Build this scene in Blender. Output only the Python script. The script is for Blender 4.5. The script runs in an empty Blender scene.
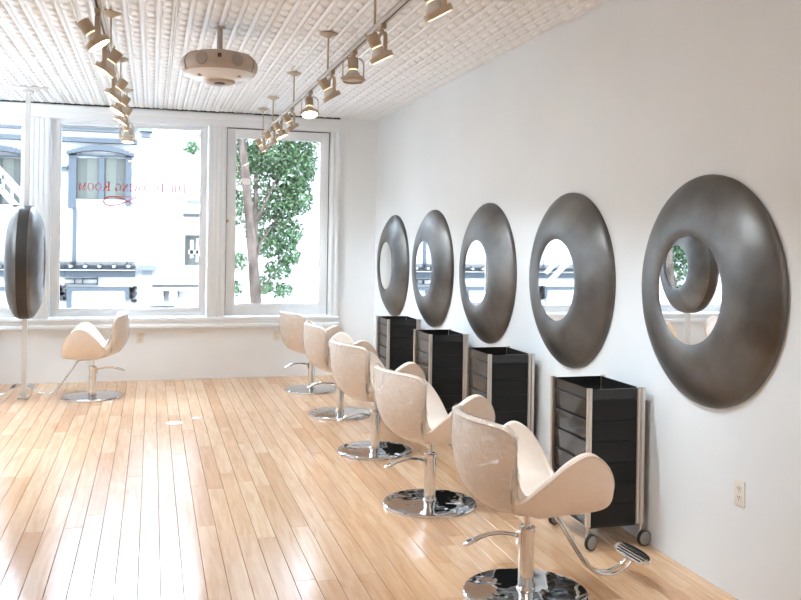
import bpy, bmesh, math, random
from mathutils import Vector, Matrix, Euler
R = math.radians
PI = math.pi
random.seed(7)
S = bpy.context.scene
COL = S.collection

# ------------------------------------------------------------------ camera
FPX, CAMH, ROLL, SHIFT_PX, VPX = 870.0, 1.6, 0.0149, -59.3, 248.4
YAW = math.atan(VPX / FPX)
cam_d = bpy.data.cameras.new('camera')
cam = bpy.data.objects.new('camera', cam_d)
COL.objects.link(cam)
cam_d.sensor_fit = 'HORIZONTAL'
cam_d.sensor_width = 36.0
cam_d.lens = FPX / 801.0 * 36.0
cam_d.shift_y = SHIFT_PX / 801.0
cam_d.clip_end = 200
cam.location = (0, 0, CAMH)
cam.rotation_euler = (Matrix.Rotation(-YAW, 3, 'Z') @ Matrix.Rotation(PI / 2, 3, 'X') @ Matrix.Rotation(ROLL, 3, 'Z')).to_euler()
S.camera = cam

# ------------------------------------------------------------------ world, sun, exposure
W = bpy.data.worlds.new('sky')
S.world = W
W.use_nodes = True
bg = W.node_tree.nodes['Background']
bg.inputs[0].default_value = (0.75, 0.90, 1.12, 1)
bg.inputs[1].default_value = 17.0
sun_d = bpy.data.lights.new('sun', 'SUN')
sun_d.energy = 3.0
sun_d.angle = R(3)
sun_d.color = (1.0, 0.96, 0.9)
sun = bpy.data.objects.new('sun', sun_d)
COL.objects.link(sun)
sun.rotation_euler = Vector((0.35, 0.8, -0.75)).to_track_quat('-Z', 'Y').to_euler()
S.view_settings.view_transform = 'Standard'
S.view_settings.look = 'None'
S.view_settings.gamma = 1.0
S.view_settings.use_curve_mapping = False
S.view_settings.exposure = 0.98
S.cycles.max_bounces = 16
S.cycles.diffuse_bounces = 8
S.cycles.transparent_max_bounces = 16
SPOT_W = 44.0
LENS_E = 14.0

# unseen fill light added behind the camera for the chairs and right wall
al_d = bpy.data.lights.new('rear_fill_light', 'AREA')
al_d.shape = 'RECTANGLE'; al_d.size = 2.2; al_d.size_y = 2.4
al_d.energy = 32.0; al_d.color = (1.0, 0.92, 0.82)
al = bpy.data.objects.new('rear_fill_light', al_d)
COL.objects.link(al)
al.location = (1.3, -1.4, 3.0)
# unseen fill light added to brighten the ceiling (its housing is built further down)
ul_d = bpy.data.lights.new('ceiling_fill_light', 'AREA')
ul_d.shape = 'RECTANGLE'; ul_d.size = .16; ul_d.size_y = 4.2
ul_d.energy = 80.0; ul_d.color = (.78, 0.90, 1.0)
ul = bpy.data.objects.new('ceiling_fill_light', ul_d)
COL.objects.link(ul)
ul.location = (-2.89, 7.5, 2.0)
ul.rotation_euler = (0, R(180 + 32), 0)

# ------------------------------------------------------------------ pixel helpers
def ray(px, py):
    dx, dy = px - 400.5, py - 300.0
    c, s = math.cos(ROLL), math.sin(ROLL)
    u = dx * c + dy * s
    v = -dx * s + dy * c - SHIFT_PX
    fx, fy = math.sin(YAW), math.cos(YAW)
    return Vector((u * fy + FPX * fx, -u * fx + FPX * fy, -v))
def on_y(px, py, Y):
    r = ray(px, py)
    return Vector((0, 0, CAMH)) + r * (Y / r.y)

# ------------------------------------------------------------------ materials
def mat(name, col=(.8, .8, .8), rough=.5, metal=0., **kw):
    m = bpy.data.materials.new(name)
    m.use_nodes = True
    b = m.node_tree.nodes['Principled BSDF']
    b.inputs['Base Color'].default_value = (*col, 1)
    b.inputs['Roughness'].default_value = rough
    b.inputs['Metallic'].default_value = metal
    for k, v in kw.items():
        b.inputs[k.replace('_', ' ')].default_value = v
    return m
def nn(m, t, **kw):
    n = m.node_tree.nodes.new(t)
    for k, v in kw.items():
        setattr(n, k, v)
    return n
def ln(m, a, b):
    m.node_tree.links.new(a, b)
def bsdf(m):
    return m.node_tree.nodes['Principled BSDF']
def noise_mix(m, c1, c2, scale=5., detail=4., coords='Object', stretch=(1, 1, 1), lo=.35, hi=.65, bump=0., dist=.01):
    tc = nn(m, 'ShaderNodeTexCoord')
    mp = nn(m, 'ShaderNodeMapping')
    mp.inputs['Scale'].default_value = stretch
    ln(m, tc.outputs[coords], mp.inputs['Vector'])
    n = nn(m, 'ShaderNodeTexNoise')
    n.inputs['Scale'].default_value = scale
    n.inputs['Detail'].default_value = detail
    ln(m, mp.outputs[0], n.inputs['Vector'])
    r = nn(m, 'ShaderNodeValToRGB')
    r.color_ramp.elements[0].position = lo
    r.color_ramp.elements[0].color = (*c1, 1)
    r.color_ramp.elements[1].position = hi
    r.color_ramp.elements[1].color = (*c2, 1)
    ln(m, n.outputs['Fac'], r.inputs['Fac'])
    ln(m, r.outputs['Color'], bsdf(m).inputs['Base Color'])
    if bump:
        bp = nn(m, 'ShaderNodeBump')
        bp.inputs['Strength'].default_value = bump
        bp.inputs['Distance'].default_value = dist
        ln(m, n.outputs['Fac'], bp.inputs['Height'])
        ln(m, bp.outputs[0], bsdf(m).inputs['Normal'])
    return n

M = {}
M['wall'] = mat('painted_wall', (.80, .80, .79), .75)
noise_mix(M['wall'], (.775, .805, .825), (.80, .83, .85), 1.3, 3, bump=.04, dist=.01)
M['wall_back'] = mat('painted_back_wall', (.85, .87, .885), .7)
M['trim'] = mat('white_trim_paint', (.85, .88, .905), .38)
M['ceiling'] = mat('pressed_tin_paint', (.89, .92, .945), .32)
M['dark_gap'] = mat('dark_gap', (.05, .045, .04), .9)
M['slab'] = mat('subfloor', (.10, .06, .035), .9)

def wood():
    m = mat('maple_planks', (.7, .45, .25), .16)
    b = bsdf(m)
    oi = nn(m, 'ShaderNodeObjectInfo')
    ge = nn(m, 'ShaderNodeNewGeometry')
    add = nn(m, 'ShaderNodeMath', operation='ADD')
    ln(m, oi.outputs['Random'], add.inputs[0])
    ln(m, ge.outputs['Random Per Island'], add.inputs[1])
    fr = nn(m, 'ShaderNodeMath', operation='FRACT')
    ln(m, add.outputs[0], fr.inputs[0])
    # grain coordinates, shifted per plank
    sc = nn(m, 'ShaderNodeVectorMath', operation='MULTIPLY')
    sc.inputs[1].default_value = (14, 1.1, 1)
    ln(m, ge.outputs['Position'], sc.inputs[0])
    of = nn(m, 'ShaderNodeMath', operation='MULTIPLY')
    of.inputs[1].default_value = 57.0
    ln(m, fr.outputs[0], of.inputs[0])
    cb = nn(m, 'ShaderNodeCombineXYZ')
    ln(m, of.outputs[0], cb.inputs[1]); ln(m, of.outputs[0], cb.inputs[2])
    ad = nn(m, 'ShaderNodeVectorMath', operation='ADD')
    ln(m, sc.outputs[0], ad.inputs[0]); ln(m, cb.outputs[0], ad.inputs[1])
    n = nn(m, 'ShaderNodeTexNoise')
    n.inputs['Scale'].default_value = 2.2
    n.inputs['Detail'].default_value = 5
    n.inputs['Distortion'].default_value = .8
    ln(m, ad.outputs[0], n.inputs['Vector'])
    r1 = nn(m, 'ShaderNodeValToRGB')
    e = r1.color_ramp.elements
    e[0].position = 0; e[0].color = (.64, .385, .22, 1)
    e[1].position = 1; e[1].color = (.74, .51, .33, 1)
    x = e.new(.35); x.color = (.70, .45, .27, 1)
    x = e.new(.7); x.color = (.735, .50, .32, 1)
    ln(m, fr.outputs[0], r1.inputs['Fac'])
    r2 = nn(m, 'ShaderNodeValToRGB')
    r2.color_ramp.elements[0].position = .3; r2.color_ramp.elements[0].color = (.86, .78, .70, 1)
    r2.color_ramp.elements[1].position = .62; r2.color_ramp.elements[1].color = (1, 1, 1, 1)
    ln(m, n.outputs['Fac'], r2.inputs['Fac'])
    mx = nn(m, 'ShaderNodeMix', data_type='RGBA', blend_type='MULTIPLY')
    mx.inputs['Factor'].default_value = 1
    ln(m, r1.outputs['Color'], mx.inputs['A']); ln(m, r2.outputs['Color'], mx.inputs['B'])
    ln(m, mx.outputs['Result'], b.inputs['Base Color'])
    # varnish unevenness
    n2 = nn(m, 'ShaderNodeTexNoise')
    n2.inputs['Scale'].default_value = 9
    n2.inputs['Detail'].default_value = 2
    ln(m, ge.outputs['Position'], n2.inputs['Vector'])
    bp = nn(m, 'ShaderNodeBump')
    bp.inputs['Strength'].default_value = .05
    bp.inputs['Distance'].default_value = .02
    ln(m, n2.outputs['Fac'], bp.inputs['Height'])
    ln(m, bp.outputs[0], b.inputs['Normal'])
    b.inputs['Roughness'].default_value = .17
    b.inputs['IOR'].default_value = 1.45
    return m
M['wood'] = wood()

M['leather'] = mat('cream_leather', (.83, .745, .665), .42)
M['leather_in'] = M['leather']
noise_mix(M['leather'], (.875, .755, .655), (.895, .785, .69), 30, 3, bump=.05, dist=.004)
M['piping'] = mat('cream_piping', (.80, .71, .63), .4)
M['chrome'] = mat('chrome', (.78, .78, .78), .07, 1.)
m = mat('hammered_chrome', (.55, .55, .56), .06, 1.)
tc = nn(m, 'ShaderNodeTexCoord'); vz = nn(m, 'ShaderNodeTexNoise')
vz.inputs['Scale'].default_value = 14; vz.inputs['Detail'].default_value = 1
ln(m, tc.outputs['Object'], vz.inputs['Vector'])
bp = nn(m, 'ShaderNodeBump'); bp.inputs['Strength'].default_value = .25; bp.inputs['Distance'].default_value = .02
ln(m, vz.outputs['Fac'], bp.inputs['Height']); ln(m, bp.outputs[0], bsdf(m).inputs['Normal'])
M['base'] = m
M['black'] = mat('black_plastic', (.012, .012, .012), .35)
M['rubber'] = mat('black_rubber', (.015, .015, .015), .6)
M['drawer'] = mat('gloss_black_plastic', (.018, .017, .016), .14)
M['side'] = mat('satin_black_plastic', (.010, .0095, .009), .5, Specular_IOR_Level=.3)
M['alu'] = mat('satin_aluminium', (.66, .61, .56), .32, .9)
M['wheelgrey'] = mat('grey_hubcap', (.27, .27, .265), .45)
m = mat('dark_pewter', (.16, .155, .15), .42, .9)
nz = noise_mix(m, (.115, .110, .105), (.225, .218, .212), 3.6, 7, lo=.32, hi=.70, bump=.16, dist=.02)
mrg = nn(m, 'ShaderNodeMapRange'); mrg.inputs['To Min'].default_value = .32; mrg.inputs['To Max'].default_value = .50
ln(m, nz.outputs['Fac'], mrg.inputs['Value']); ln(m, mrg.outputs[0], bsdf(m).inputs['Roughness'])
M['pewter'] = m
M['pewter_rim'] = mat('pewter_rim', (.06, .055, .052), .45, .8)
M['mirror'] = mat('mirror_glass', (.92, .93, .93), .01, 1.)
M['pole'] = mat('white_enamel', (.66, .655, .645), .35)
M['lampbeige'] = mat('beige_enamel', (.50, .41, .31), .4)
M['lampdark'] = mat('slot_seam_black', (.03, .028, .025), .5)  # dull near-black of the air unit's slot and panel seams
M['bulbglass'] = mat('reflector_bulb', (.75, .74, .72), .2, .55)
m = mat('lit_lens', (1, 1, 1), .4)
bsdf(m).inputs['Emission Color'].default_value = (1, .88, .68, 1)
bsdf(m).inputs['Emission Strength'].default_value = LENS_E
M['lens'] = m
m = mat('filament_glow', (1, .9, .7), .4)
bsdf(m).inputs['Emission Color'].default_value = (1, .75, .4, 1)
bsdf(m).inputs['Emission Strength'].default_value = .9
M['glow'] = m
M['lensoff'] = mat('unlit_lens', (.6, .6, .6), .15)
M['purifier'] = mat('beige_plastic', (.48, .40, .34), .4)
M['grille'] = mat('speaker_grille', (.36, .31, .27), .7)
M['whitegloss'] = mat('white_gloss', (.82, .82, .82), .15)
M['outlet'] = mat('ivory_plastic', (.80, .76, .68), .35)
M['slot'] = mat('slot_dark', (.06, .05, .04), .7)
M['brass'] = mat('brass', (.62, .42, .16), .25, 1.)
M['red'] = mat('red_vinyl', (.62, .02, .03), .5)
M['redgrey'] = mat('dull_red_vinyl', (.30, .16, .15), .5)

def thin_glass(name, tint, rough, ior=1.5, bump=None, white=0., const=0.):
    m = bpy.data.materials.new(name)
    m.use_nodes = True
    nt = m.node_tree
    nt.nodes.clear()
    out = nt.nodes.new('ShaderNodeOutputMaterial')
    tr = nt.nodes.new('ShaderNodeBsdfTransparent')
    tr.inputs[0].default_value = (*tint, 1)
    gl = nt.nodes.new('ShaderNodeBsdfGlossy')
    gl.inputs['Roughness'].default_value = rough
    fr = nt.nodes.new('ShaderNodeFresnel')
    fr.inputs['IOR'].default_value = ior
    mx = nt.nodes.new('ShaderNodeMixShader')
    if const: mx.inputs[0].default_value = const
    else: nt.links.new(fr.outputs[0], mx.inputs[0])
    first = tr.outputs[0]
    if white:
        di = nt.nodes.new('ShaderNodeBsdfDiffuse')
        di.inputs[0].default_value = (.9, .9, .9, 1)
        m2 = nt.nodes.new('ShaderNodeMixShader')
        m2.inputs[0].default_value = white
        nt.links.new(tr.outputs[0], m2.inputs[1])
        nt.links.new(di.outputs[0], m2.inputs[2])
        first = m2.outputs[0]
    nt.links.new(first, mx.inputs[1])
    nt.links.new(gl.outputs[0], mx.inputs[2])
    nt.links.new(mx.outputs[0], out.inputs[0])
    if bump:
        tcn = nt.nodes.new('ShaderNodeTexCoord')
        nz = nt.nodes.new('ShaderNodeTexNoise')
        nz.inputs['Scale'].default_value = bump[0]
        nz.inputs['Detail'].default_value = 3
        nz.inputs['Distortion'].default_value = 1.5
        nt.links.new(tcn.outputs['Object'], nz.inputs['Vector'])
        bpn = nt.nodes.new('ShaderNodeBump')
        bpn.inputs['Strength'].default_value = bump[1]
        bpn.inputs['Distance'].default_value = .07
        nt.links.new(nz.outputs['Fac'], bpn.inputs['Height'])
        nt.links.new(bpn.outputs[0], gl.inputs['Normal'])
        nt.links.new(bpn.outputs[0], fr.inputs['Normal'])
    return m
M['glass'] = thin_glass('window_glass', (.97, .985, .98), .005)
M['film'] = thin_glass('clear_plastic_film', (.98, .98, .98), .13, ior=1.27, bump=(9, 1.0), const=.20)
M['patch'] = mat('pale_cover', (.74, .62, .52), .45)

# outside
M['f_white'] = mat('facade_white', (.125, .120, .114), .8)
M['f_blue'] = mat('facade_blue_grey', (.024, .027, .030), .8)
M['f_pale'] = mat('facade_pale_blue', (.042, .044, .046), .8)
M['f_grey'] = mat('facade_grey', (.017, .017, .017), .8)
M['f_glass'] = mat('far_window_glass', (.020, .021, .018), .6)
M['f_curtain'] = mat('far_curtain', (.033, .034, .029), .9)
M['f_iron'] = mat('fire_escape_white', (.20, .20, .20), .6)
M['street'] = mat('pale_paving', (.42, .42, .43), .9)
m = mat('bark', (.20, .18, .16), .9)
noise_mix(m, (.014, .0105, .0085), (.036, .027, .022), 9, 5, stretch=(1, 1, .3), bump=.5, dist=.03)
M['bark'] = m
m = bpy.data.materials.new('leaves')
m.use_nodes = True
nt = m.node_tree
b = nt.nodes['Principled BSDF']
gi = nt.nodes.new('ShaderNodeNewGeometry')
rp = nt.nodes.new('ShaderNodeValToRGB')
rp.color_ramp.elements[0].color = (.006, .015, .0055, 1)
rp.color_ramp.elements[1].color = (.036, .060, .026, 1)
nt.links.new(gi.outputs['Random Per Island'], rp.inputs[0])
nt.links.new(rp.outputs[0], b.inputs['Base Color'])
b.inputs['Roughness'].default_value = .45
tl = nt.nodes.new('ShaderNodeBsdfTranslucent')
nt.links.new(rp.outputs[0], tl.inputs[0])
mx = nt.nodes.new('ShaderNodeMixShader')
mx.inputs[0].default_value = .3
nt.links.new(b.outputs[0], mx.inputs[1]); nt.links.new(tl.outputs[0], mx.inputs[2])
nt.links.new(mx.outputs[0], nt.nodes['Material Output'].inputs[0])
M['leaf'] = m
b.inputs['Specular IOR Level'].default_value = .08
for k_ in ('f_white', 'f_blue', 'f_pale', 'f_grey', 'f_glass', 'f_curtain', 'f_iron', 'bark', 'street'):
    bsdf(M[k_]).inputs['Specular IOR Level'].default_value = .0 if k_ != 'f_glass' else .08

# ------------------------------------------------------------------ mesh builder
class MB:
    def __init__(s):
        s.v = []; s.f = []
    def add(s, vs, fs):
        o = len(s.v)
        s.v += [tuple(v) for v in vs]
        s.f += [tuple(i + o for i in f) for f in fs]
        return s
    def box(s, x0, x1, y0, y1, z0, z1):
        vs = [(x, y, z) for z in (z0, z1) for y in (y0, y1) for x in (x0, x1)]
        return s.add(vs, [(0, 2, 3, 1), (4, 5, 7, 6), (0, 1, 5, 4), (2, 6, 7, 3), (0, 4, 6, 2), (1, 3, 7, 5)])
    def bbox(s, x0, x1, y0, y1, z0, z1, b=.003):
        """box with chamfered edges"""
        bm = bmesh.new()
        bmesh.ops.create_cube(bm, size=1)
        for v in bm.verts:
            v.co = Vector((x0 + (v.co.x + .5) * (x1 - x0), y0 + (v.co.y + .5) * (y1 - y0), z0 + (v.co.z + .5) * (z1 - z0)))
        bmesh.ops.bevel(bm, geom=list(bm.edges), offset=b, segments=2, affect='EDGES', profile=.5)
        bm.verts.index_update()
        s.add([v.co for v in bm.verts], [[v.index for v in f.verts] for f in bm.faces])
        bm.free()
        return s
    def lathe(s, prof, seg=32, mtx=None, close=False):
        """profile of (r, z) turned about z"""
        vs = []; fs = []
        n = len(prof)
        for i in range(seg):
            a = 2 * PI * i / seg
            for r, z in prof:
                v = Vector((r * math.cos(a), r * math.sin(a), z))
                vs.append(mtx @ v if mtx else v)
        for i in range(seg):
            j = (i + 1) % seg
            for k in range(n - 1):
                fs.append((i * n + k, j * n + k, j * n + k + 1, i * n + k + 1))
        s.add(vs, fs)
        return s
    def cyl(s, p0, p1, r0, r1=None, seg=16, cap=True):
        r1 = r0 if r1 is None else r1
        p0 = Vector(p0); p1 = Vector(p1)
        d = p1 - p0
        q = d.to_track_quat('Z', 'Y').to_matrix()
        vs = []; fs = []
        for i in range(seg):
            a = 2 * PI * i / seg
            u = q @ Vector((math.cos(a), math.sin(a), 0))
            vs += [p0 + u * r0, p1 + u * r1]
        for i in range(seg):
            j = (i + 1) % seg
            fs.append((2 * i, 2 * j, 2 * j + 1, 2 * i + 1))
        if cap:
            fs.append(tuple(2 * i for i in reversed(range(seg))))
            fs.append(tuple(2 * i + 1 for i in range(seg)))
        return s.add(vs, fs)
    def tube(s, pts, r, seg=10, closed=False, cap=True):
        pts = [Vector(p) for p in pts]
        n = len(pts)
        rr = r if isinstance(r, (list, tuple)) else [r] * n
        vs = []; fs = []
        up = None
        for i, p in enumerate(pts):
            if closed:
                t = pts[(i + 1) % n] - pts[i - 1]
            else:
                t = pts[min(i + 1, n - 1)] - pts[max(i - 1, 0)]
            t.normalize()
            if up is None:
                up = t.orthogonal().normalized()
            up = (up - t * up.dot(t)).normalized()
            w = t.cross(up)
            for k in range(seg):
                a = 2 * PI * k / seg
                vs.append(p + (up * math.cos(a) + w * math.sin(a)) * rr[i])
        m_ = n if closed else n - 1
        for i in range(m_):
            j = (i + 1) % n
            for k in range(seg):
                l = (k + 1) % seg
                fs.append((i * seg + k, i * seg + l, j * seg + l, j * seg + k))
        if cap and not closed:
            fs.append(tuple(reversed(range(seg))))
            fs.append(tuple((n - 1) * seg + k for k in range(seg)))
        return s.add(vs, fs)
    def prism(s, poly, axis, a0, a1):
        """2-D polygon pushed along an axis ('x': poly is (y,z); 'y': (x,z); 'z': (x,y))"""
        def P(u, w, t):
            return {'x': (t, u, w), 'y': (u, t, w), 'z': (u, w, t)}[axis]
        n = len(poly)
        vs = [P(u, w, a0) for u, w in poly] + [P(u, w, a1) for u, w in poly]
        fs = [tuple(range(n)), tuple(reversed(range(n, 2 * n)))]
        fs += [(i, i + n, (i + 1) % n + n, (i + 1) % n) for i in range(n)]
        return s.add(vs, fs)
    def mesh(s, name, mt, smooth=35, fix=True):
        me = bpy.data.meshes.new(name)
        me.from_pydata(s.v, [], s.f)
        if fix:
            bm = bmesh.new(); bm.from_mesh(me)
            bmesh.ops.recalc_face_normals(bm, faces=bm.faces)
            bm.to_mesh(me); bm.free()
        if smooth:
            me.polygons.foreach_set('use_smooth', [True] * len(me.polygons))
            me.set_sharp_from_angle(angle=R(smooth))
        if isinstance(mt, str): mt = M[mt]
        me.materials.append(mt)
        me.update()
        return me
    def build(s, name, mt, parent=None, smooth=35, fix=True):
        return link(name, s.mesh(name, mt, smooth, fix), parent)

def link(name, me, parent=None, loc=None, rot=None):
    o = bpy.data.objects.new(name, me)
    COL.objects.link(o)
    if parent: o.parent = parent
    if loc: o.location = loc
    if rot: o.rotation_euler = rot
    return o
def tag(o, label=None, cat=None, group=None, kind=None):
    if label: o['label'] = label
    if cat: o['category'] = cat
    if group: o['group'] = group
    if kind: o['kind'] = kind
    return o
def thing(name, label, cat, loc=(0, 0, 0), rz=0, group=None):
    o = bpy.data.objects.new(name, None)
    COL.objects.link(o)
    o.location = loc; o.rotation_euler = (0, 0, rz)
    o.empty_display_size = .1
    return tag(o, label, cat, group)
def struct(o):
    o['kind'] = 'structure'
    return o
def dup(o, parent=None):
    c = o.copy()
    COL.objects.link(c)
    c.parent = parent
    for ch in list(KIDS[o]) if o in KIDS else list(o.children):
        dup(ch, c)
    return c
KIDS = {}
def snapshot(o):
    KIDS[o] = list(o.children)
    for c in o.children: snapshot(c)

# ------------------------------------------------------------------ room
XW, YB, ZC = 2.5725, 10.11, 3.04
XL, YR = -3.0, -3.2
WIN = [(-2.46, -1.27), (-1.07, .602), (.805, 2.007)]      # sash openings
WZ0, WZ1 = .70, 2.87
YO = YB + .28                                             # outer wall face

mb = MB(); mb.box(XW, XW + .2, YR - .2, YO, -.1, ZC + .25); struct(mb.build('wall_right', 'wall', smooth=0))
mb = MB(); mb.box(XL - .2, XL, YR - .2, YO, -.1, ZC + .25); struct(mb.build('wall_left', 'wall', smooth=0))
mb = MB()
mb.box(XL, XW, YB, YO, -.1, WZ0); mb.box(XL, XW, YB, YO, WZ1, ZC + .25)
xs = [XL] + [v for w in WIN for v in w] + [XW]
for i in range(0, len(xs), 2): mb.box(xs[i], xs[i + 1], YB, YO, WZ0, WZ1)
wall_back = struct(mb.build('wall_back', 'wall_back', smooth=0))
mb = MB(); mb.box(XL, XW, YR - .2, YR, -.1, ZC + .25); struct(mb.build('wall_rear', 'wall', smooth=0))

# floor: slab + planks
mb = MB(); mb.box(XL, XW, YR, YB, -.1, -.014)
floor = struct(mb.build('floor', 'slab', smooth=0))
PW = .1005
rest = MB()
rng = random.Random(11)
def plank_mesh(mbq, x0, x1, y0, y1, tx, ty):
    g = .0012; c = .0012
    xa, xb, ya, yb = x0 + g, x1 - g, y0 + g, y1 - g
    def z(x, y): return (x - (x0 + x1) / 2) * tx + (y - (y0 + y1) / 2) * ty
    top = [(xa + c, ya + c), (xb - c, ya + c), (xb - c, yb - c), (xa + c, yb - c)]
    ed = [(xa, ya), (xb, ya), (xb, yb), (xa, yb)]
    vs = [(x, y, z(x, y)) for x, y in top] + [(x, y, z(x, y) - c) for x, y in ed] + [(x, y, -.0139) for x, y in ed]
    fs = [(0, 1, 2, 3)] + [(4 + i, 4 + (i + 1) % 4, (i + 1) % 4, i) for i in range(4)] + [(8 + i, 8 + (i + 1) % 4, 4 + (i + 1) % 4, 4 + i) for i in range(4)]
    mbq.add(vs, fs)
ncol = int((XW - XL) / PW) + 1
for ci in range(ncol):
    x1 = XW - ci * PW; x0 = max(XL, x1 - PW)
    y = YB
    first = True
    while y > YR:
        L = rng.uniform(.75, 1.75) * (rng.uniform(.3, 1) if first else 1); first = False
        ya = max(YR, y - L)
        tx, ty = rng.gauss(0, .0022), rng.gauss(0, .0003)
        inview = y > 3.15 and x1 > -1.75 - max(0, 0) and x1 > -.02 * 0 + (-1.75) * (y / 10.1) - .25
        if inview:
            q = MB(); plank_mesh(q, x0, x1, ya, y, tx, ty)
            q.build('plank', 'wood', floor, smooth=0, fix=False)
        else:
            plank_mesh(rest, x0, x1, ya, y, tx, ty)
        y = ya
tag(rest.build('plank_field', 'wood', floor, smooth=0, fix=False), kind='stuff')

# ceiling: slab + pressed tin panels
mb = MB(); mb.box(XL - .2, XW + .2, YR - .2, YO, ZC + .004, ZC + .3)
ceil = struct(mb.build('ceiling', 'ceiling', smooth=0))
PX, PY = .612, 1.39
def tin_panel():
    nx, ny = 102, 180
    vs = []; fs = []
    P, Q = PX / 6, PY / 9
    def h(x, y):
        u = (x / P) % 1.0; w = ((y / Q) % 1.0) - .5
        d = min(u, 1 - u) * P
        hh = 0
        if d < .013: hh = .011 * math.sqrt(max(0, 1 - (d / .013) ** 2))
        e = math.hypot((u - .5) * P / .030, w * Q / .062)
        if e < 1.06: hh = max(hh, .015 * min(1, (1.06 - e) / .25) + .003 * (1 - min(1, e)))
        else:
            # crossed ribs between the ovals
            ww = .5 - abs(w)
            a = abs((u - .5) * P); bq = ww * Q
            if a < .034 and bq < .03 and abs(a - bq * 1.1) < .005: hh = max(hh, .009)
        ex = min(x, PX - x, y, PY - y)
        if ex < .004: hh = -.002
        return hh
    for j in range(ny + 1):
        for i in range(nx + 1):
            x = PX * i / nx; y = PY * j / ny
            vs.append((x, y, -h(min(x, PX - 1e-6), min(y, PY - 1e-6))))
    for j in range(ny):
        for i in range(nx):
            a = j * (nx + 1) + i
            fs.append((a, a + nx + 1, a + nx + 2, a + 1))
    q = MB(); q.add(vs, fs)
    return q.mesh('tin_panel', 'ceiling', smooth=60, fix=False)
TIN = tin_panel()
ys0 = 10.04 - 5 * PY
prng = random.Random(3)
nxp = int(math.ceil((XW - XL) / PX))
edge = MB()
for j in range(5):
    for i in range(nxp):
        xa = XW - (i + 1) * PX
        if xa < XL: continue
        link('tin_panel', TIN, ceil, (xa, ys0 + j * PY + prng.uniform(-.001, .001), ZC - prng.uniform(0, .003)), (prng.uniform(-.0012, .0012), prng.uniform(-.001, .001), 0))
# ceiling strip between the panels and the window wall, then a dark strip painting the shadow gap under it
mb = MB(); mb.box(XL, XW, 10.04, YB, ZC - .004, ZC + .003); mb.build('edge_strip', 'ceiling', ceil, smooth=0)
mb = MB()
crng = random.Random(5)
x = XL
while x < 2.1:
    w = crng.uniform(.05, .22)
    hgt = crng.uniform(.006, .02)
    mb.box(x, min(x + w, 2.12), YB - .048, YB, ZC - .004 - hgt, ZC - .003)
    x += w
struct(mb.build('gap_shade', 'dark_gap', smooth=0))

# window trim
CF = YB - .05     # casing front
mb = MB()
mb.bbox(-2.58, 2.119, CF, YB, 2.87, 3.018, .006)                    # head board
mb.bbox(-2.58, 2.119, CF - .012, CF + .01, 2.945, 3.012, .008)
struct(mb.build('trim_2', 'trim'))
def pilaster(name, x0, x1, flutes):
    q = MB()
    q.bbox(x0, x1, CF, YB, .66, 2.87, .005)
    n = flutes
    w = (x1 - x0)
    for k in range(n):
        c = x0 + w * (k + .5) / n
        q.bbox(c - w / n * .30, c + w / n * .30, CF - .010, CF + .004, .70, 2.86, .004)
    struct(q.build(name, 'trim'))
pilaster('trim_3', -1.27, -1.07, 4)
pilaster('trim_4', .602, .805, 4)
pilaster('trim_5', 2.007, 2.119, 2)
pilaster('trim_6', -2.58, -2.46, 2)
mb = MB()
mb.bbox(-2.6, 2.13, CF - .035, YB, .665, .70, .008)
mb.bbox(-2.6, 2.13, CF - .015, YB, .625, .668, .006)
mb.bbox(-2.6, 2.13, CF - .028, YB, .585, .63, .012)
struct(mb.build('trim_7', 'trim'))

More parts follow.
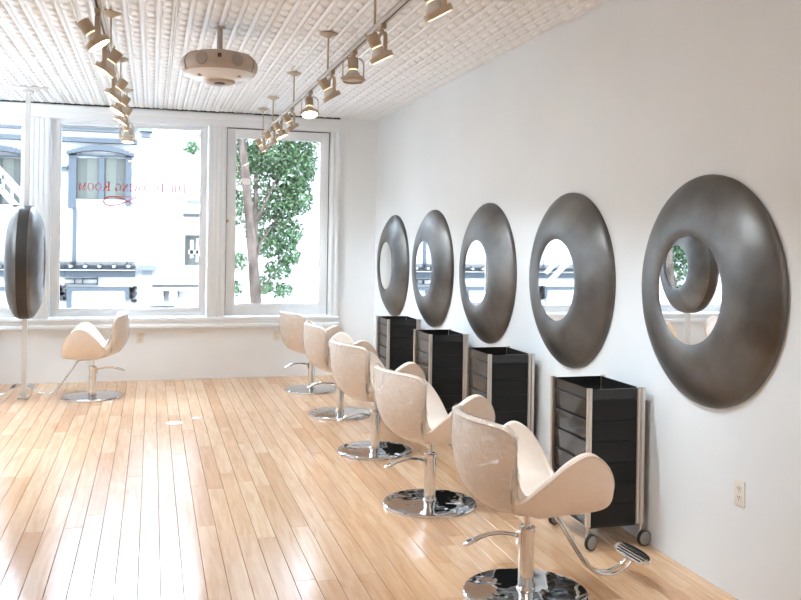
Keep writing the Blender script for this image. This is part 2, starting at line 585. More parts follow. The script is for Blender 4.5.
GL = [(-2.37, -1.36, .80, 2.80), (-.98, .53, .79, 2.832), (.905, 1.909, .832, 2.765)]
for i, ((a, b_), (g0, g1, z0, z1)) in enumerate(zip(WIN, GL)):
    w = bpy.data.objects.new('window_%d' % (i + 1), None)
    COL.objects.link(w); w.location = ((a + b_) / 2, YB, WZ0)
    struct(w)
    cx = (a + b_) / 2
    y0, y1 = (.035, .085) if i < 2 else (.015, .065)
    q = MB()
    gap = .004 if i < 2 else .012
    q.bbox(a + gap - cx, g0 - cx, y0, y1, .005, WZ1 - WZ0 - gap, .006)
    q.bbox(g1 - cx, b_ - gap - cx, y0, y1, .005, WZ1 - WZ0 - gap, .006)
    q.bbox(g0 - .01 - cx, g1 + .01 - cx, y0 + .001, y1 - .001, .006, z0 - WZ0, .006)
    q.bbox(g0 - .01 - cx, g1 + .01 - cx, y0 + .001, y1 - .001, z1 - WZ0, WZ1 - WZ0 - gap - .001, .006)
    q.build('sash_frame', 'trim', w)
    q = MB()
    t = .014
    q.bbox(g0 - .002 - cx, g0 + t - cx, y0 + .014, y1 - .006, z0 - WZ0, z1 - WZ0, .004)
    q.bbox(g1 - t - cx, g1 + .002 - cx, y0 + .014, y1 - .006, z0 - WZ0, z1 - WZ0, .004)
    q.bbox(g0 - cx, g1 - cx, y0 + .015, y1 - .007, z0 - WZ0 - .002, z0 - WZ0 + t, .004)
    q.bbox(g0 - cx, g1 - cx, y0 + .015, y1 - .007, z1 - WZ0 - t, z1 - WZ0 + .002, .004)
    q.build('glazing_bead', 'trim', w)
    q = MB()
    q.box(g0 - cx, g1 - cx, y0 + .03, y0 + .034, z0 - WZ0, z1 - WZ0)
    q.build('pane', 'glass', w, smooth=0)
    if i == 2:
        q = MB(); q.cyl((a + .02 - cx, y0 + .002, 1.096), (a + .02 - cx, y0 - .012, 1.096), .006, seg=12); q.cyl((a + .02 - cx, y0 - .012, 1.096), (a + .02 - cx, y0 - .028, 1.096), .015, .013, 14)
        tag(q.build('latch_knob', 'brass', w), 'small round brass knob')
        q = MB(); q.box(a - cx + .0005, a + .011 - cx, y0 + .03, y1, .0, WZ1 - WZ0); q.box(b_ - .011 - cx, b_ - cx - .0005, y0 + .03, y1, .0, WZ1 - WZ0)
        q.box(a - cx, b_ - cx, y0 + .03, y1, WZ1 - WZ0 - .011, WZ1 - WZ0 - .0005)
        q.build('sash_gap', 'dark_gap', w, smooth=0)
# portals guide the daylight through the openings
def portal(x0, x1, y, z0, z1, ry):
    d = bpy.data.lights.new('portal', 'AREA')
    d.shape = 'RECTANGLE'; d.size = x1 - x0; d.size_y = z1 - z0
    d.cycles.is_portal = True
    o = bpy.data.objects.new('portal', d)
    COL.objects.link(o)
    o.location = ((x0 + x1) / 2, y, (z0 + z1) / 2)
    o.rotation_euler = (R(90) * ry, 0, 0)
for g in GL: portal(g[0], g[1], YO + .02, g[2], g[3], -1)

# ------------------------------------------------------------------ wall mirrors
def ring_profile(rim=.02):
    prof = [(.556, 0), (.5565, rim * .6), (.553, rim), (.545, .029), (.53, .041), (.50, .061), (.45, .087), (.40, .105),
            (.35, .116), (.315, .1200), (.29, .1195), (.272, .1165), (.263, .1135), (.2575, .1105), (.2575, .06)]
    return prof
MIR_C = [(3.612, 1.383), (5.033, 1.366), (6.445, 1.354), (7.826, 1.341), (9.208, 1.325)]
mirror_frame = mirror_glass = None
words = ['fifth', 'fourth', 'third', 'second', 'first']
near = ['', '', '', '', '']
tomx = Matrix.Rotation(-PI / 2, 4, 'Y')   # local z -> -x
q = MB(); q.lathe(ring_profile(), 112, tomx)
mf = q.mesh('frame', 'pewter', 40)
q = MB(); q.cyl((-.10, 0, 0), (-.1085, 0, 0), .2573, seg=72)
mg = q.mesh('mirror_glass', 'mirror', 30)
for k, (yc, zc) in enumerate(MIR_C):
    t = thing('round_wall_mirror', 'round dark pewter domed wall mirror, %s from the window wall' % words[k], 'mirror', (XW - .0005, yc, zc), 0, 'wall mirrors')
    o = link('frame', mf, t); o.rotation_euler = (k * 1.3, 0, 0)
    link('mirror_glass', mg, t)
    if k == 0: t.rotation_euler = (0, 0, R(-.6))

# ------------------------------------------------------------------ free-standing two-sided mirror on pole
PXY = (-1.19, 9.23)
t = thing('pole_mirror', 'two-sided round pewter mirror on a floor-to-ceiling white pole', 'mirror', (PXY[0], PXY[1], 0))
q = MB(); q.box(-.022, .022, -.028, .028, .012, 3.0); q.build('pole', 'pole', t)
q = MB(); q.bbox(-.05, .05, -.06, .06, 0.0005, .014, .004); q.build('base_plate', 'pole', t)
q = MB(); q.bbox(-.05, .05, -.05, .05, 2.995, 3.018, .004); q.build('top_plate', 'pole', t)
q = MB(); q.cyl((-.048, 0, 1.336), (.048, 0, 1.336), .556, seg=112, cap=False); q.build('rim_band', 'pewter_rim', t, fix=False)
for s_ in (-1, 1):
    q = MB(); q.lathe(ring_profile(.004), 112, Matrix.Translation((s_ * .047, 0, 1.336)) @ Matrix.Rotation(s_ * PI / 2, 4, 'Y'))
    fr = q.build('frame', 'pewter', t)
    q = MB(); q.cyl((s_ * (.047 + .10), 0, 1.336), (s_ * (.047 + .1085), 0, 1.336), .2573, seg=72); q.build('mirror_glass', 'mirror', t)
t.rotation_euler = (0, 0, R(3))
q = MB(); q.bbox(-.21, .21, -.04, .04, 0, .02, .004)
o = q.build('ceiling_batten', 'pole'); o.location = (-1.2, 9.03, ZC - .026); o.rotation_euler = (0, 0, R(3))
tag(o, 'short white mounting batten fixed to the ceiling above the pole mirror', 'batten')
q = MB(); q.cyl((-2.55, 10.03, 2.868), (-1.16, 10.03, 2.868), .006, seg=10)
for xx in (-2.5, -1.17): q.cyl((xx, 10.03, 2.868), (xx, CF, 2.868), .004, seg=8)
tag(q.build('curtain_wire', 'pole'), 'thin white curtain wire across the top of the window behind the pole', 'wire')

# ------------------------------------------------------------------ salon chairs
def catmull(pts, n, closed=True):
    out = []
    N = len(pts)
    for i in range(N):
        p0, p1, p2, p3 = (Vector(pts[(i + k - 1) % N]) for k in range(4))
        for j in range(n):
            u = j / n
            out.append(.5 * ((2 * p1) + (p2 - p0) * u + (2 * p0 - 5 * p1 + 4 * p2 - p3) * u * u + (3 * p1 - p0 - 3 * p2 + p3) * u ** 3))
    return out
def normals_of(vs, fs):
    nor = [Vector((0, 0, 0)) for _ in vs]
    for f in fs:
        a, b1, c = vs[f[0]], vs[f[1]], vs[f[2]]
        d = vs[f[3]] if len(f) > 3 else vs[f[2]]
        nv = (c - a).cross(d - b1)
        for i in f: nor[i] += nv
    return [n_.normalized() if n_.length > 0 else Vector((0, 0, 1)) for n_ in nor]

def chair_shell():
    half = [(.225, 0, .445), (.245, .13, .445), (.258, .225, .468), (.242, .292, .560), (.188, .325, .652), (.105, .338, .702),
            (.018, .322, .665), (-.062, .272, .572), (-.138, .180, .468), (-.172, .212, .565), (-.194, .256, .685), (-.208, .282, .765),
            (-.238, .252, .812), (-.292, .13, .822), (-.312, 0, .824)]
    pts = half + [(x, -y, z) for x, y, z in reversed(half[1:-1])]
    NSUB = 6
    rim = catmull(pts, NSUB)
    N = len(rim)
    i_notch = 8 * NSUB
    i_notch2 = N - i_notch
    # outline normals in plan
    rows = []   # rows[k][i]
    def outer_dir(i):
        p = rim[i]
        d = Vector((p.x - .0, p.y, 0))
        return d.normalized()
    K_out, K_in, K_r = 12, 12, 5
    cols = []
    for i, p in enumerate(rim):
        d = outer_dir(i)
        back = p.x < -.1
        th = .020
        bot = Vector((.03 + d.x * .11, d.y * .11, .387))
        Po = p + d * th * .9
        Pi = p - d * th * .9
        ctrl = Vector((Po.x * 1.10 + .0, Po.y * .98, .405 + max(0, (p.z - .6)) * .12))
        if back: ctrl = Vector((Po.x * 1.12 - .02, Po.y * .80, .43))
        col = []
        for k in range(K_out):
            u = k / K_out
            col.append(((1 - u) ** 2) * bot + 2 * u * (1 - u) * ctrl + u * u * Po)
        # rounded rim
        for k in range(K_r + 1):
            a = PI * k / K_r
            col.append(p + d * th * .9 * math.cos(a) + Vector((0, 0, 1)) * th * .75 * math.sin(a))
        cen = Vector((.06, 0, .462))
        ci = Vector((Pi.x * .80 + .02, Pi.y * .80, .462))
        if back: ci = Vector((Pi.x * .70 - .03, Pi.y * .78, .455))
        sv = cen + d * .03
        sv.z = .462
        for k in range(1, K_in + 1):
            u = k / K_in
            col.append(((1 - u) ** 2) * Pi + 2 * u * (1 - u) * ci + u * u * sv)
        cols.append(col)
    nk = len(cols[0])
    vs = [v for c in cols for v in c]
    fs = []; kinds = []
    n_notch = 0
    for i in range(N):
        j = (i + 1) % N
        for k in range(nk - 1):
            fs.append((i * nk + k, j * nk + k, j * nk + k + 1, i * nk + k + 1))
            if i_notch <= i < i_notch2: kd = 'backrest'
            elif (i < NSUB * 2 or i >= N - NSUB * 2): kd = 'seat'
            elif k < 4 or k > nk - 9: kd = 'seat'
            else: kd = 'arm_l' if i < N / 2 else 'arm_r'
            if kd == 'backrest' and (k < 3 or k > nk - 7): kd = 'seat'
            kinds.append(kd)
    cb = len(vs); vs.append(Vector((.03, 0, .386)))
    ct = len(vs); vs.append(Vector((.06, 0, .461)))
    for i in range(N):
        j = (i + 1) % N
        fs.append((cb, j * nk, i * nk)); kinds.append('seat')
        fs.append((ct, i * nk + nk - 1, j * nk + nk - 1)); kinds.append('seat')
    nor = normals_of(vs, fs)
    # orientation test: bottom centre should face down
    if nor[cb].z > 0:
        fs = [tuple(reversed(f)) for f in fs]; nor = [-n_ for n_ in nor]
    out = {}
    for kd in ('seat', 'arm_l', 'arm_r', 'backrest'):
        idx = {}; v2 = []; n2 = []; f2 = []
        for f, k_ in zip(fs, kinds):
            if k_ != kd: continue
            g = []
            for a in f:
                if a not in idx:
                    idx[a] = len(v2); v2.append(tuple(vs[a])); n2.append(nor[a])
                g.append(idx[a])
            f2.append(g)
        me = bpy.data.meshes.new({'arm_l': 'armrest', 'arm_r': 'armrest'}.get(kd, kd))
        me.from_pydata(v2, [], f2)
        me.polygons.foreach_set('use_smooth', [True] * len(me.polygons))
        me.normals_split_custom_set_from_vertices(n2)
        me.materials.append(M['leather'])
        out[kd] = me
    # piping along the outer edge of the rim
    pp = [rim[i] + outer_dir(i) * .019 + Vector((0, 0, .004)) for i in range(N)]
    q = MB(); q.tube(pp, .0038, 6, closed=True)
    out['piping'] = q.mesh('piping', 'piping', 60)
    # plastic film over the back
    r2 = random.Random(21)
    fv = []; ff = []
    ids = list(range(i_notch + 3, i_notch2 - 2))
    k0, k1 = 4, nk - 8
    for i in ids:
        for k in range(k0, k1):
            v = vs[i * nk + k]; n_ = nor[i * nk + k]
            a_ = i * .9 + math.sin(k * .7) * 1.4; c_ = k * .8 + math.sin(i * .45) * 1.7
            jit = .0055 + .0045 * math.sin(a_) * math.sin(c_) + .0035 * math.sin(1.7 * a_ + 1.3 * c_)
            jit = max(jit, .0012)
            fv.append(v + n_ * jit + Vector((0, 0, r2.uniform(-.010, .004) if k == k0 else 0)))
    kk = k1 - k0
    for a in range(len(ids) - 1):
        for k in range(kk - 1):
            ff.append((a * kk + k, (a + 1) * kk + k, (a + 1) * kk + k + 1, a * kk + k + 1))
    q = MB(); q.add(fv, ff)
    out['film'] = q.mesh('plastic_cover', 'film', 0, fix=False)
    out['film'].polygons.foreach_set('use_smooth', [True] * len(out['film'].polygons))
    return out

def make_chair():
    t = thing('salon_chair', 'x', 'chair')
    sh = chair_shell()
    link('seat', sh['seat'], t)
    link('armrest', sh['arm_l'], t); link('armrest', sh['arm_r'], t)
    link('backrest', sh['backrest'], t)
    link('piping', sh['piping'], t)
    tag(link('plastic_cover', sh['film'], t), 'clear crinkled plastic film over the backrest')
    # base disc
    q = MB(); q.lathe([(.036, .030), (.10, .026), (.20, .023), (.270, .019), (.279, .017)], 72)
    bd = q.mesh('base_disc', 'base', 30, fix=True)
    b0 = link('base_disc', bd, t)
    q = MB(); q.lathe([(.279, .017), (.2855, .013), (.288, .007), (.287, .001), (.280, .0005), (.0, .0005)], 72)
    q.build('base_rim', 'chrome', b0)
    q = MB(); q.lathe([(.0, .022), (.043, .022), (.043, .034), (.037, .040), (.036, .05), (.036, .285), (.039, .287), (.040, .298), (.039, .308), (.030, .314), (.0, .314)], 32)
    q.build('column', 'chrome', t)
    q = MB(); q.cyl((0, 0, .31), (0, 0, .392), .014, seg=20); q.build('piston', 'chrome', t)
    q = MB(); q.bbox(-.05, .11, -.05, .05, .380, .392, .003); q.build('seat_plate', 'chrome', t)
    # pump lever, points backwards
    q = MB()
    pts = [(-.030, 0, .268), (-.07, 0, .283), (-.13, .004, .294), (-.19, .006, .292), (-.235, .006, .283), (-.262, .006, .272)]
    pl = [Vector(p) for p in pts]
    cv = []
    for i in range(len(pl) - 1):
        for k in range(4): cv.append(pl[i].lerp(pl[i + 1], k / 4))
    cv.append(pl[-1])
    q.tube(cv, [.0085 + .0035 * (i / len(cv)) ** 2 for i in range(len(cv))], 10)
    q.box(-.048, -.034, -.014, .014, .235, .29)
    lv = q.build('lever', 'chrome', t)
    q = MB()
    mt_ = Matrix.Translation((-.280, .006, .266)) @ Matrix.Rotation(R(-20), 4, 'Y') @ Matrix.Diagonal((1.7, 1, 1, 1))
    q.lathe([(0, -.006), (.016, -.006), (.020, -.002), (.020, .003), (.017, .007), (.010, .008), (0, .008)], 24, mt_)
    q.build('lever_paddle', 'chrome', lv)
    q = MB(); q.lathe([(0, .0095), (.009, .0095), (.009, .006)], 16, mt_); q.build('grip_pad', 'black', lv)
    # footrest: two bent tubes and a ribbed plate
    fr_pts = [(.02, .378), (.10, .377), (.135, .366), (.16, .335), (.21, .26), (.26, .185), (.30, .128), (.335, .085), (.38, .058), (.43, .048), (.475, .053), (.515, .070), (.545, .095), (.562, .118)]
    sm = []
    P = [Vector((x, 0, z)) for x, z in fr_pts]
    for i in range(len(P) - 1):
        p0, p1, p2, p3 = P[max(i - 1, 0)], P[i], P[i + 1], P[min(i + 2, len(P) - 1)]
        for k in range(4):
            u = k / 4
            sm.append(.5 * ((2 * p1) + (p2 - p0) * u + (2 * p0 - 5 * p1 + 4 * p2 - p3) * u * u + (3 * p1 - p0 - 3 * p2 + p3) * u ** 3))
    sm.append(P[-1])
    fr_root = None
    for s_ in (-1, 1):
        q = MB(); q.tube([p + Vector((0, s_ * .021, 0)) for p in sm], .0085, 12)
        o_ = q.build('footrest_tube', 'chrome', t)
    q = MB()
    mt_ = Matrix.Translation((.568, 0, .127)) @ Matrix.Rotation(R(-28), 4, 'Y')
    def oval(rx, ry, n=40, p=2.6):
        return [(rx * math.copysign(abs(math.cos(2 * PI * k / n)) ** (2 / p), math.cos(2 * PI * k / n)), ry * math.copysign(abs(math.sin(2 * PI * k / n)) ** (2 / p), math.sin(2 * PI * k / n))) for k in range(n)]
    q.prism(oval(.036, .130), 'z', -.008, .004)
    q.v = [tuple(mt_ @ Vector(v)) for v in q.v]
    fp = q.build('foot_plate', 'chrome', t, smooth=30)
    for k in range(4):
        q = MB(); xx = -.021 + k * .014
        ly = .112 - abs(xx) * .9
        q.bbox(xx - .0034, xx + .0034, -ly, ly, .003, .0065, .0015)
        q.v = [tuple(mt_ @ Vector(v)) for v in q.v]
        q.build('rib', 'rubber', fp)
    return t
chair = make_chair()
snapshot(chair)
CH = [((1.655, 3.64), 4, 'cream salon chair with film-wrapped back, last of the row from the window wall'),
      ((1.645, 5.03), 13, 'cream salon chair with film-wrapped back, fourth of the row from the window wall'),
      ((1.645, 6.39), 14, 'cream salon chair with film-wrapped back, third of the row from the window wall'),
      ((1.676, 7.82), 4, 'cream salon chair with film-wrapped back, second of the row from the window wall'),
      ((1.647, 9.14), 15, 'cream salon chair with film-wrapped back, first of the row, against the window wall'),
      ((-.550, 9.15), 180, 'cream salon chair facing the pole mirror from the side of the wide window'),
      ((-1.845, 9.17), 0, 'cream salon chair facing the pole mirror from the far side, footrest beside the pole')]
for k, (p, rz, lab) in enumerate(CH):
    c = chair if k == 0 else dup(chair)
    c.location = (p[0], p[1], 0)
    c.rotation_euler = (0, 0, R(rz))
    tag(c, lab, 'chair', 'salon chairs before the wall mirrors' if k < 5 else 'salon chairs at the pole mirror')

# ------------------------------------------------------------------ drawer trolleys
def make_trolley():
    t = thing('drawer_trolley', 'x', 'trolley')
    DX, DY, ZT, ZB = .325, .445, .835, .120
    lip = .055
    n = 6
    hgt = (ZT - lip - ZB) / n
    # open top tray
    q = MB()
    w = .006
    q.box(.012, DX - .012, .006, .006 + w, ZT - lip + .001, ZT); q.box(.012, DX - .012, DY - .006 - w, DY - .006, ZT - lip + .001, ZT)
    q.box(.0121, .012 + w, .0061, DY - .0061, ZT - lip + .001, ZT - .0002); q.box(DX - .012 - w, DX - .0121, .0061, DY - .0061, ZT - lip + .001, ZT - .0002)
    q.box(.016, DX - .016, .010, DY - .010, ZT - lip + .001, ZT - lip + .006)
    q.build('top_tray', 'drawer', t, smooth=0)
    me = None
    for k in range(n):
        z0 = ZB + k * hgt + .0012; z1 = ZB + (k + 1) * hgt - .0012
        if me is None:
            q = MB()
            h = z1 - z0
            # tray side profile (x, z): slanted front with a lip at the top
            poly = [(.0225, 0), (.0205, h * .3), (.0185, h * .7), (.016, h - .008), (.016, h), (DX - .014, h), (DX - .014, 0)]
            q.prism(poly, 'y', .006, DY - .006)
            me = q.mesh('drawer', 'side', 30)
            q = MB(); q.prism([(.0205, .003), (.0185, h * .3), (.0165, h * .7), (.0145, h - .009), (.018, h - .009), (.022, .003)], 'y', .024, DY - .024)
            mfr = q.mesh('drawer_front', 'drawer', 30)
            q = MB(); q.bbox(.009, .020, .024, DY - .024, h - .0065, h - .001, .002)
            mlp = q.mesh('drawer_lip', 'drawer', 30)
        d = link('drawer', me, t, (0, 0, z0))
        link('drawer_front', mfr, d); link('drawer_lip', mlp, d)
    # ribbed aluminium posts
    def post_poly(cx, cy):
        pts = []
        a, b_ = .0135, .0125
        for i in range(16):
            an = 2 * PI * i / 16
            r_ = 1 - .16 * (1 if i % 4 == 2 else 0)
            pts.append((cx + a * r_ * math.copysign(abs(math.cos(an)) ** .55, math.cos(an)), cy + b_ * r_ * math.copysign(abs(math.sin(an)) ** .55, math.sin(an))))
        return pts
    q = MB(); q.prism(post_poly(0, 0), 'z', .118, ZT + .006); mp = q.mesh('post', 'alu', 30)
    q = MB(); q.cyl((0, 0, .06), (0, 0, .125), .0085, seg=14); mst = q.mesh('caster_stem', 'alu', 30)
    RW = .042
    q = MB()
    def rot(v): return v
    ty = Matrix.Rotation(-PI / 2, 4, 'X')
    q.lathe([(0, -.011), (RW - .007, -.011), (RW - .001, -.008), (RW, 0), (RW - .001, .008), (RW - .007, .011), (0, .011)], 32, ty)
    mw = q.mesh('caster', 'rubber', 40)
    q = MB(); q.lathe([(0, .0128), (RW - .012, .0128), (RW - .0065, .0108), (RW - .0065, .008)], 32, ty)
    q.lathe([(0, -.0128), (RW - .012, -.0128), (RW - .0065, -.0108), (RW - .0065, -.008)], 32, ty)
    mh = q.mesh('hub_cap', 'wheelgrey', 40)
    for (px, py, sx) in ((.006, .008, -1), (DX - .006, .008, 1), (.006, DY - .008, -1), (DX - .006, DY - .008, 1)):
        link('post', mp, t, (px, py, 0))
        if sx > 0 and py < .1:
            link('post', mp, t, (px - .024, py, 0)).scale = (.7, .9, 1)
        link('caster_stem', mst, t, (px, py, 0))
        c = link('caster', mw, t, (px + .012, py - .016, RW + .0005))
        c.rotation_euler = (0, 0, R(20 if px < .1 else 8))
        link('hub_cap', mh, c)
    q = MB(); q.box(.02, DX - .018, .01, DY - .01, ZB - .012, ZB); q.build('bottom_plate', 'black', t, smooth=0)
    return t
tr = make_trolley()
snapshot(tr)
for k, (x, y, rz, lab) in enumerate([(2.203, 4.088, 0, 'black six-drawer trolley with aluminium posts, farthest from the window wall'),
                        (2.198, 5.47, 0, 'black six-drawer trolley with aluminium posts, third from the window wall'),
                        (2.182, 6.72, 0, 'black six-drawer trolley with aluminium posts, second from the window wall'),
                        (2.190, 8.06, 0, 'black six-drawer trolley with aluminium posts, closest to the window wall')]):
    c = tr if k == 0 else dup(tr)
    c.location = (x, y, 0); c.rotation_euler = (0, 0, R(rz))
    tag(c, lab, 'trolley', 'drawer trolleys under the mirrors')

# ------------------------------------------------------------------ track lighting
def track(name, label, x, y0, y1, zt, canopies, x1=None):
    t = thing(name, label, 'track lighting', (x, y0, 0))
    L = y1 - y0
    if x1 is not None: t.rotation_euler = (0, 0, -math.atan2(x1 - x, L))
    q = MB()
    q.box(-.018, -.006, 0, L, zt, zt + .022); q.box(.006, .018, 0, L, zt, zt + .022); q.box(-.018, .018, 0, L, zt + .016, zt + .024)
    rl = q.build('rail', 'pole', t, smooth=0)
    q = MB(); q.box(-.006, .006, .01, L - .01, zt + .004, zt + .0155); q.build('conductor_slot', 'black', rl, smooth=0)
    qr = MB(); qr.cyl((0, 0, zt + .02), (0, 0, ZC - .01), .0065, seg=10); mr = qr.mesh('rod', 'lampbeige', 30)
    qc = MB(); qc.lathe([(0, ZC - .050), (.012, ZC - .048), (.03, ZC - .037), (.055, ZC - .026), (.063, ZC - .021), (.063, ZC - .0165), (.0, ZC - .0165)], 28); mc = qc.mesh('canopy', 'lampbeige', 40)
    for yc in canopies:
        link('rod', mr, t, (0, yc - y0, 0)); link('canopy', mc, t, (0, yc - y0, 0))
    return t
ZT = 2.735
track('light_track', 'white lighting track on rods running along the mirror wall side', 1.15, 2.2, 9.72, ZT, (3.2, 4.60, 5.92, 7.42, 8.76, 9.57))
track('light_track', 'white lighting track on rods running over the middle of the room', -.285, 3.4, 9.4, ZT, (4.2, 5.835, 7.33, 8.83), -.25)

LM = {}
q = MB(); q.box(-.014, .014, -.045, .045, -.024, .0); q.cyl((0, 0, -.024), (0, 0, -.038), .012, seg=14); LM['adapter'] = q.mesh('adapter', 'lampbeige', 30)
# U-shaped yoke in the local y-z plane
q = MB()
half_w, zt_, zb_ = .066, -.036, -.178
arc = [(-half_w, zb_), (-half_w, zt_ - .035), (-half_w + .010, zt_ - .014), (-half_w + .028, zt_ - .003), (half_w - .028, zt_ - .003), (half_w - .010, zt_ - .014), (half_w, zt_ - .035), (half_w, zb_)]
th = .004
outer = arc
inner = [(-half_w + th, zb_), (-half_w + th, zt_ - .036), (-half_w + .013, zt_ - .018), (-half_w + .029, zt_ - .008), (half_w - .029, zt_ - .008), (half_w - .013, zt_ - .018), (half_w - th, zt_ - .036), (half_w - th, zb_)]
n_ = len(outer)
vs = []
for xx in (-.011, .011):
    vs += [(xx, a, b_) for a, b_ in outer] + [(xx, a, b_) for a, b_ in inner]
fs = []
for i in range(n_ - 1):
    fs += [(i, i + 1, n_ + i + 1, n_ + i), (2 * n_ + i, 3 * n_ + i, 3 * n_ + i + 1, 2 * n_ + i + 1), (i, 2 * n_ + i, 2 * n_ + i + 1, i + 1), (n_ + i, n_ + i + 1, 3 * n_ + i + 1, 3 * n_ + i)]
fs += [(0, n_, 3 * n_, 2 * n_), (n_ - 1, 3 * n_ - 1, 4 * n_ - 1, 2 * n_ - 1)]
q.add(vs, fs); LM['yoke'] = q.mesh('yoke', 'lampbeige', 30)
# head: pivot at origin, light leaves along -z
q = MB(); q.lathe([(0, .128), (.028, .128), (.032, .124), (.032, .066), (.030, .063), (.027, .063), (.027, .058)], 24)
q.box(-.034, -.028, -.006, .006, .10, .142)
LM['lamp_housing'] = q.mesh('lamp_housing', 'lampbeige', 35)
q = MB(); q.lathe([(.026, .062), (.026, .055), (.024, .05)], 20); LM['lamp_socket_glow'] = q.mesh('lamp_socket_glow', 'glow', 35)
q = MB(); q.lathe([(.025, .052), (.030, .045), (.040, .030), (.054, .008), (.058, -.002)], 28); LM['reflector_bulb'] = q.mesh('reflector_bulb', 'bulbglass', 60)
q = MB(); q.lathe([(.056, .012), (.064, .012), (.0645, -.014), (.063, -.017), (.0585, -.017), (.0575, -.006), (.056, .012)], 32)
for s_ in (-1, 1): q.cyl((0, s_ * .062, 0), (0, s_ * .074, 0), .008, seg=12)
LM['bezel_ring'] = q.mesh('bezel_ring', 'lampbeige', 35)
q = MB(); q.lathe([(0, -.014), (.03, -.0125), (.057, -.008)], 32); LM['lens'] = q.mesh('lens', 'lens', 60)
LM['lens_off'] = q.mesh('lens', 'lensoff', 60)
spot_d = bpy.data.lights.new('lamp_light', 'SPOT')
spot_d.energy = SPOT_W
spot_d.spot_size = R(75); spot_d.spot_blend = .8
spot_d.color = (.77, .90, 1.0)
spot_d.shadow_soft_size = .05
ORD = ['first', 'second', 'third', 'fourth', 'fifth', 'sixth', 'seventh', 'eighth', 'ninth', 'tenth']
def lamp(x, y, pan, tilt, label, lit=True, group=None):
    t = thing('track_spotlight', label, 'spotlight', (x, y, ZT), R(pan), group)
    link('adapter', LM['adapter'], t).rotation_euler = (0, 0, R(-pan))
    yk = link('yoke', LM['yoke'], t)
    rot = (0, R(tilt), 0)
    pv = (0, 0, -.166)
    for nme in ('lamp_housing', 'lamp_socket_glow', 'reflector_bulb', 'bezel_ring'):
        link(nme, LM[nme], t, pv, rot)
    link('lens', LM['lens' if lit else 'lens_off'], t, pv, rot)
    if lit:
        s_ = bpy.data.objects.new('lamp_light', spot_d)
        COL.objects.link(s_)
        s_.parent = t
        s_.location = Vector(pv) + Euler(rot).to_matrix() @ Vector((0, 0, -.024))
        s_.rotation_euler = rot
# negative tilt throws the light towards +x
RL = [(9.50, 0, -35), (8.85, 20, -30), (8.15, -10, -28), (7.52, 10, -32), (6.62, -90, -22), (5.78, 5, -32), (5.12, 90, 4), (4.45, 4, -27), (3.50, 5, -30)]
for k, (y, pan, tilt) in enumerate(RL):
    lamp(1.15, y, pan, tilt, 'beige track spotlight, %s from the window on the track along the mirror wall' % ORD[k], lit=(k != 6), group='spotlights on the mirror-side track')
LL = [(9.22, 80, 5), (8.80, 75, -12), (7.62, 0, 30), (7.02, 8, 32), (6.28, 0, 34), (5.33, -5, 33), (4.62, 0, -34)]
for k, (y, pan, tilt) in enumerate(LL):
    lamp(-.285 + .035 * (y - 3.4) / 6, y, pan, tilt, 'beige track spotlight, %s from the window on the track over mid-room' % ORD[k], group='spotlights on the mid-room track')

# ------------------------------------------------------------------ ceiling air purifier
PU = (.423, 6.025)
t = thing('ceiling_air_purifier', 'round beige ceiling air unit with two speaker grilles hanging from a short stem', 'air purifier', (PU[0], PU[1], 2.645))
q = MB(); q.cyl((0, 0, .19), (0, 0, ZC - 2.645 - .012), .019, seg=18); q.lathe([(.0, ZC - 2.660), (.035, ZC - 2.660), (.035, ZC - 2.653), (0, ZC - 2.653)], 20); q.build('stem', 'purifier', t)
q = MB(); q.lathe([(0, .212), (.10, .210), (.17, .203), (.215, .188), (.243, .165), (.256, .138), (.258, .115), (.252, .090), (.240, .072), (.225, .062)], 64); body = q.build('body', 'purifier', t, smooth=60)
q = MB(); q.lathe([(.238, .068), (.215, .048), (.18, .032), (.13, .022), (.10, .02)], 64); q.build('lower_dish', 'whitegloss', t, smooth=60)
q = MB(); q.lathe([(.11, .03), (.105, .012), (.085, .002), (.05, -.004), (0, -.005)], 40); hub = q.build('intake_hub', 'purifier', t, smooth=60)
q = MB(); q.cyl((.0, -.045, -.006), (0, -.045, .01), .03, seg=20); q.v = [(x * 1.2, y, z) for x, y, z in q.v]; q.build('sensor_slot', 'lampdark', hub)
face = math.atan2(-PU[1], -PU[0])
def on_body(ang, z, r):
    return Vector((r * math.cos(ang), r * math.sin(ang), z))
for s_ in (-1, 1):
    a = face + s_ * .47
    d = Vector((math.cos(a), math.sin(a), .10)).normalized()
    q = MB(); c = on_body(a, .126, .2525); q.cyl(c, c + d * .009, .043, .040, 28); tag(q.build('speaker_grille', 'grille', body), 'round dark mesh grille')
    a = face + s_ * 1.05
    q = MB(); q.tube([on_body(a, z, r + .001) for r, z in [(.170, .203), (.215, .188), (.243, .165), (.256, .138), (.258, .115), (.252, .090), (.238, .07)]], .0022, 6); q.build('panel_seam', 'lampdark', body)
    a = face + s_ * .75
    q = MB(); q.cyl(on_body(a, .05, .12), on_body(a, .03, .20), .012, .008, 12); q.build('hub_arm', 'purifier', t)
d = Vector((math.cos(face), math.sin(face), 0)); w_ = Vector((-d.y, d.x, 0))
q = MB(); c = on_body(face, .146, .2535)
q.add([c + w_ * a * .0125 + Vector((0, 0, b_ * .0125)) + d * e for e in (-.006, .004) for a, b_ in ((-1, -1), (1, -1), (1, 1), (-1, 1))], [(0, 1, 2, 3), (4, 7, 6, 5), (0, 4, 5, 1), (1, 5, 6, 2), (2, 6, 7, 3), (3, 7, 4, 0)])
bd = q.build('badge', 'black', body, smooth=0)
q = MB(); q.cyl(c + d * .0035 + w_ * .0005, c + d * .0052 + w_ * .0005, .0045, seg=12); q.build('badge_mark', 'red', body)

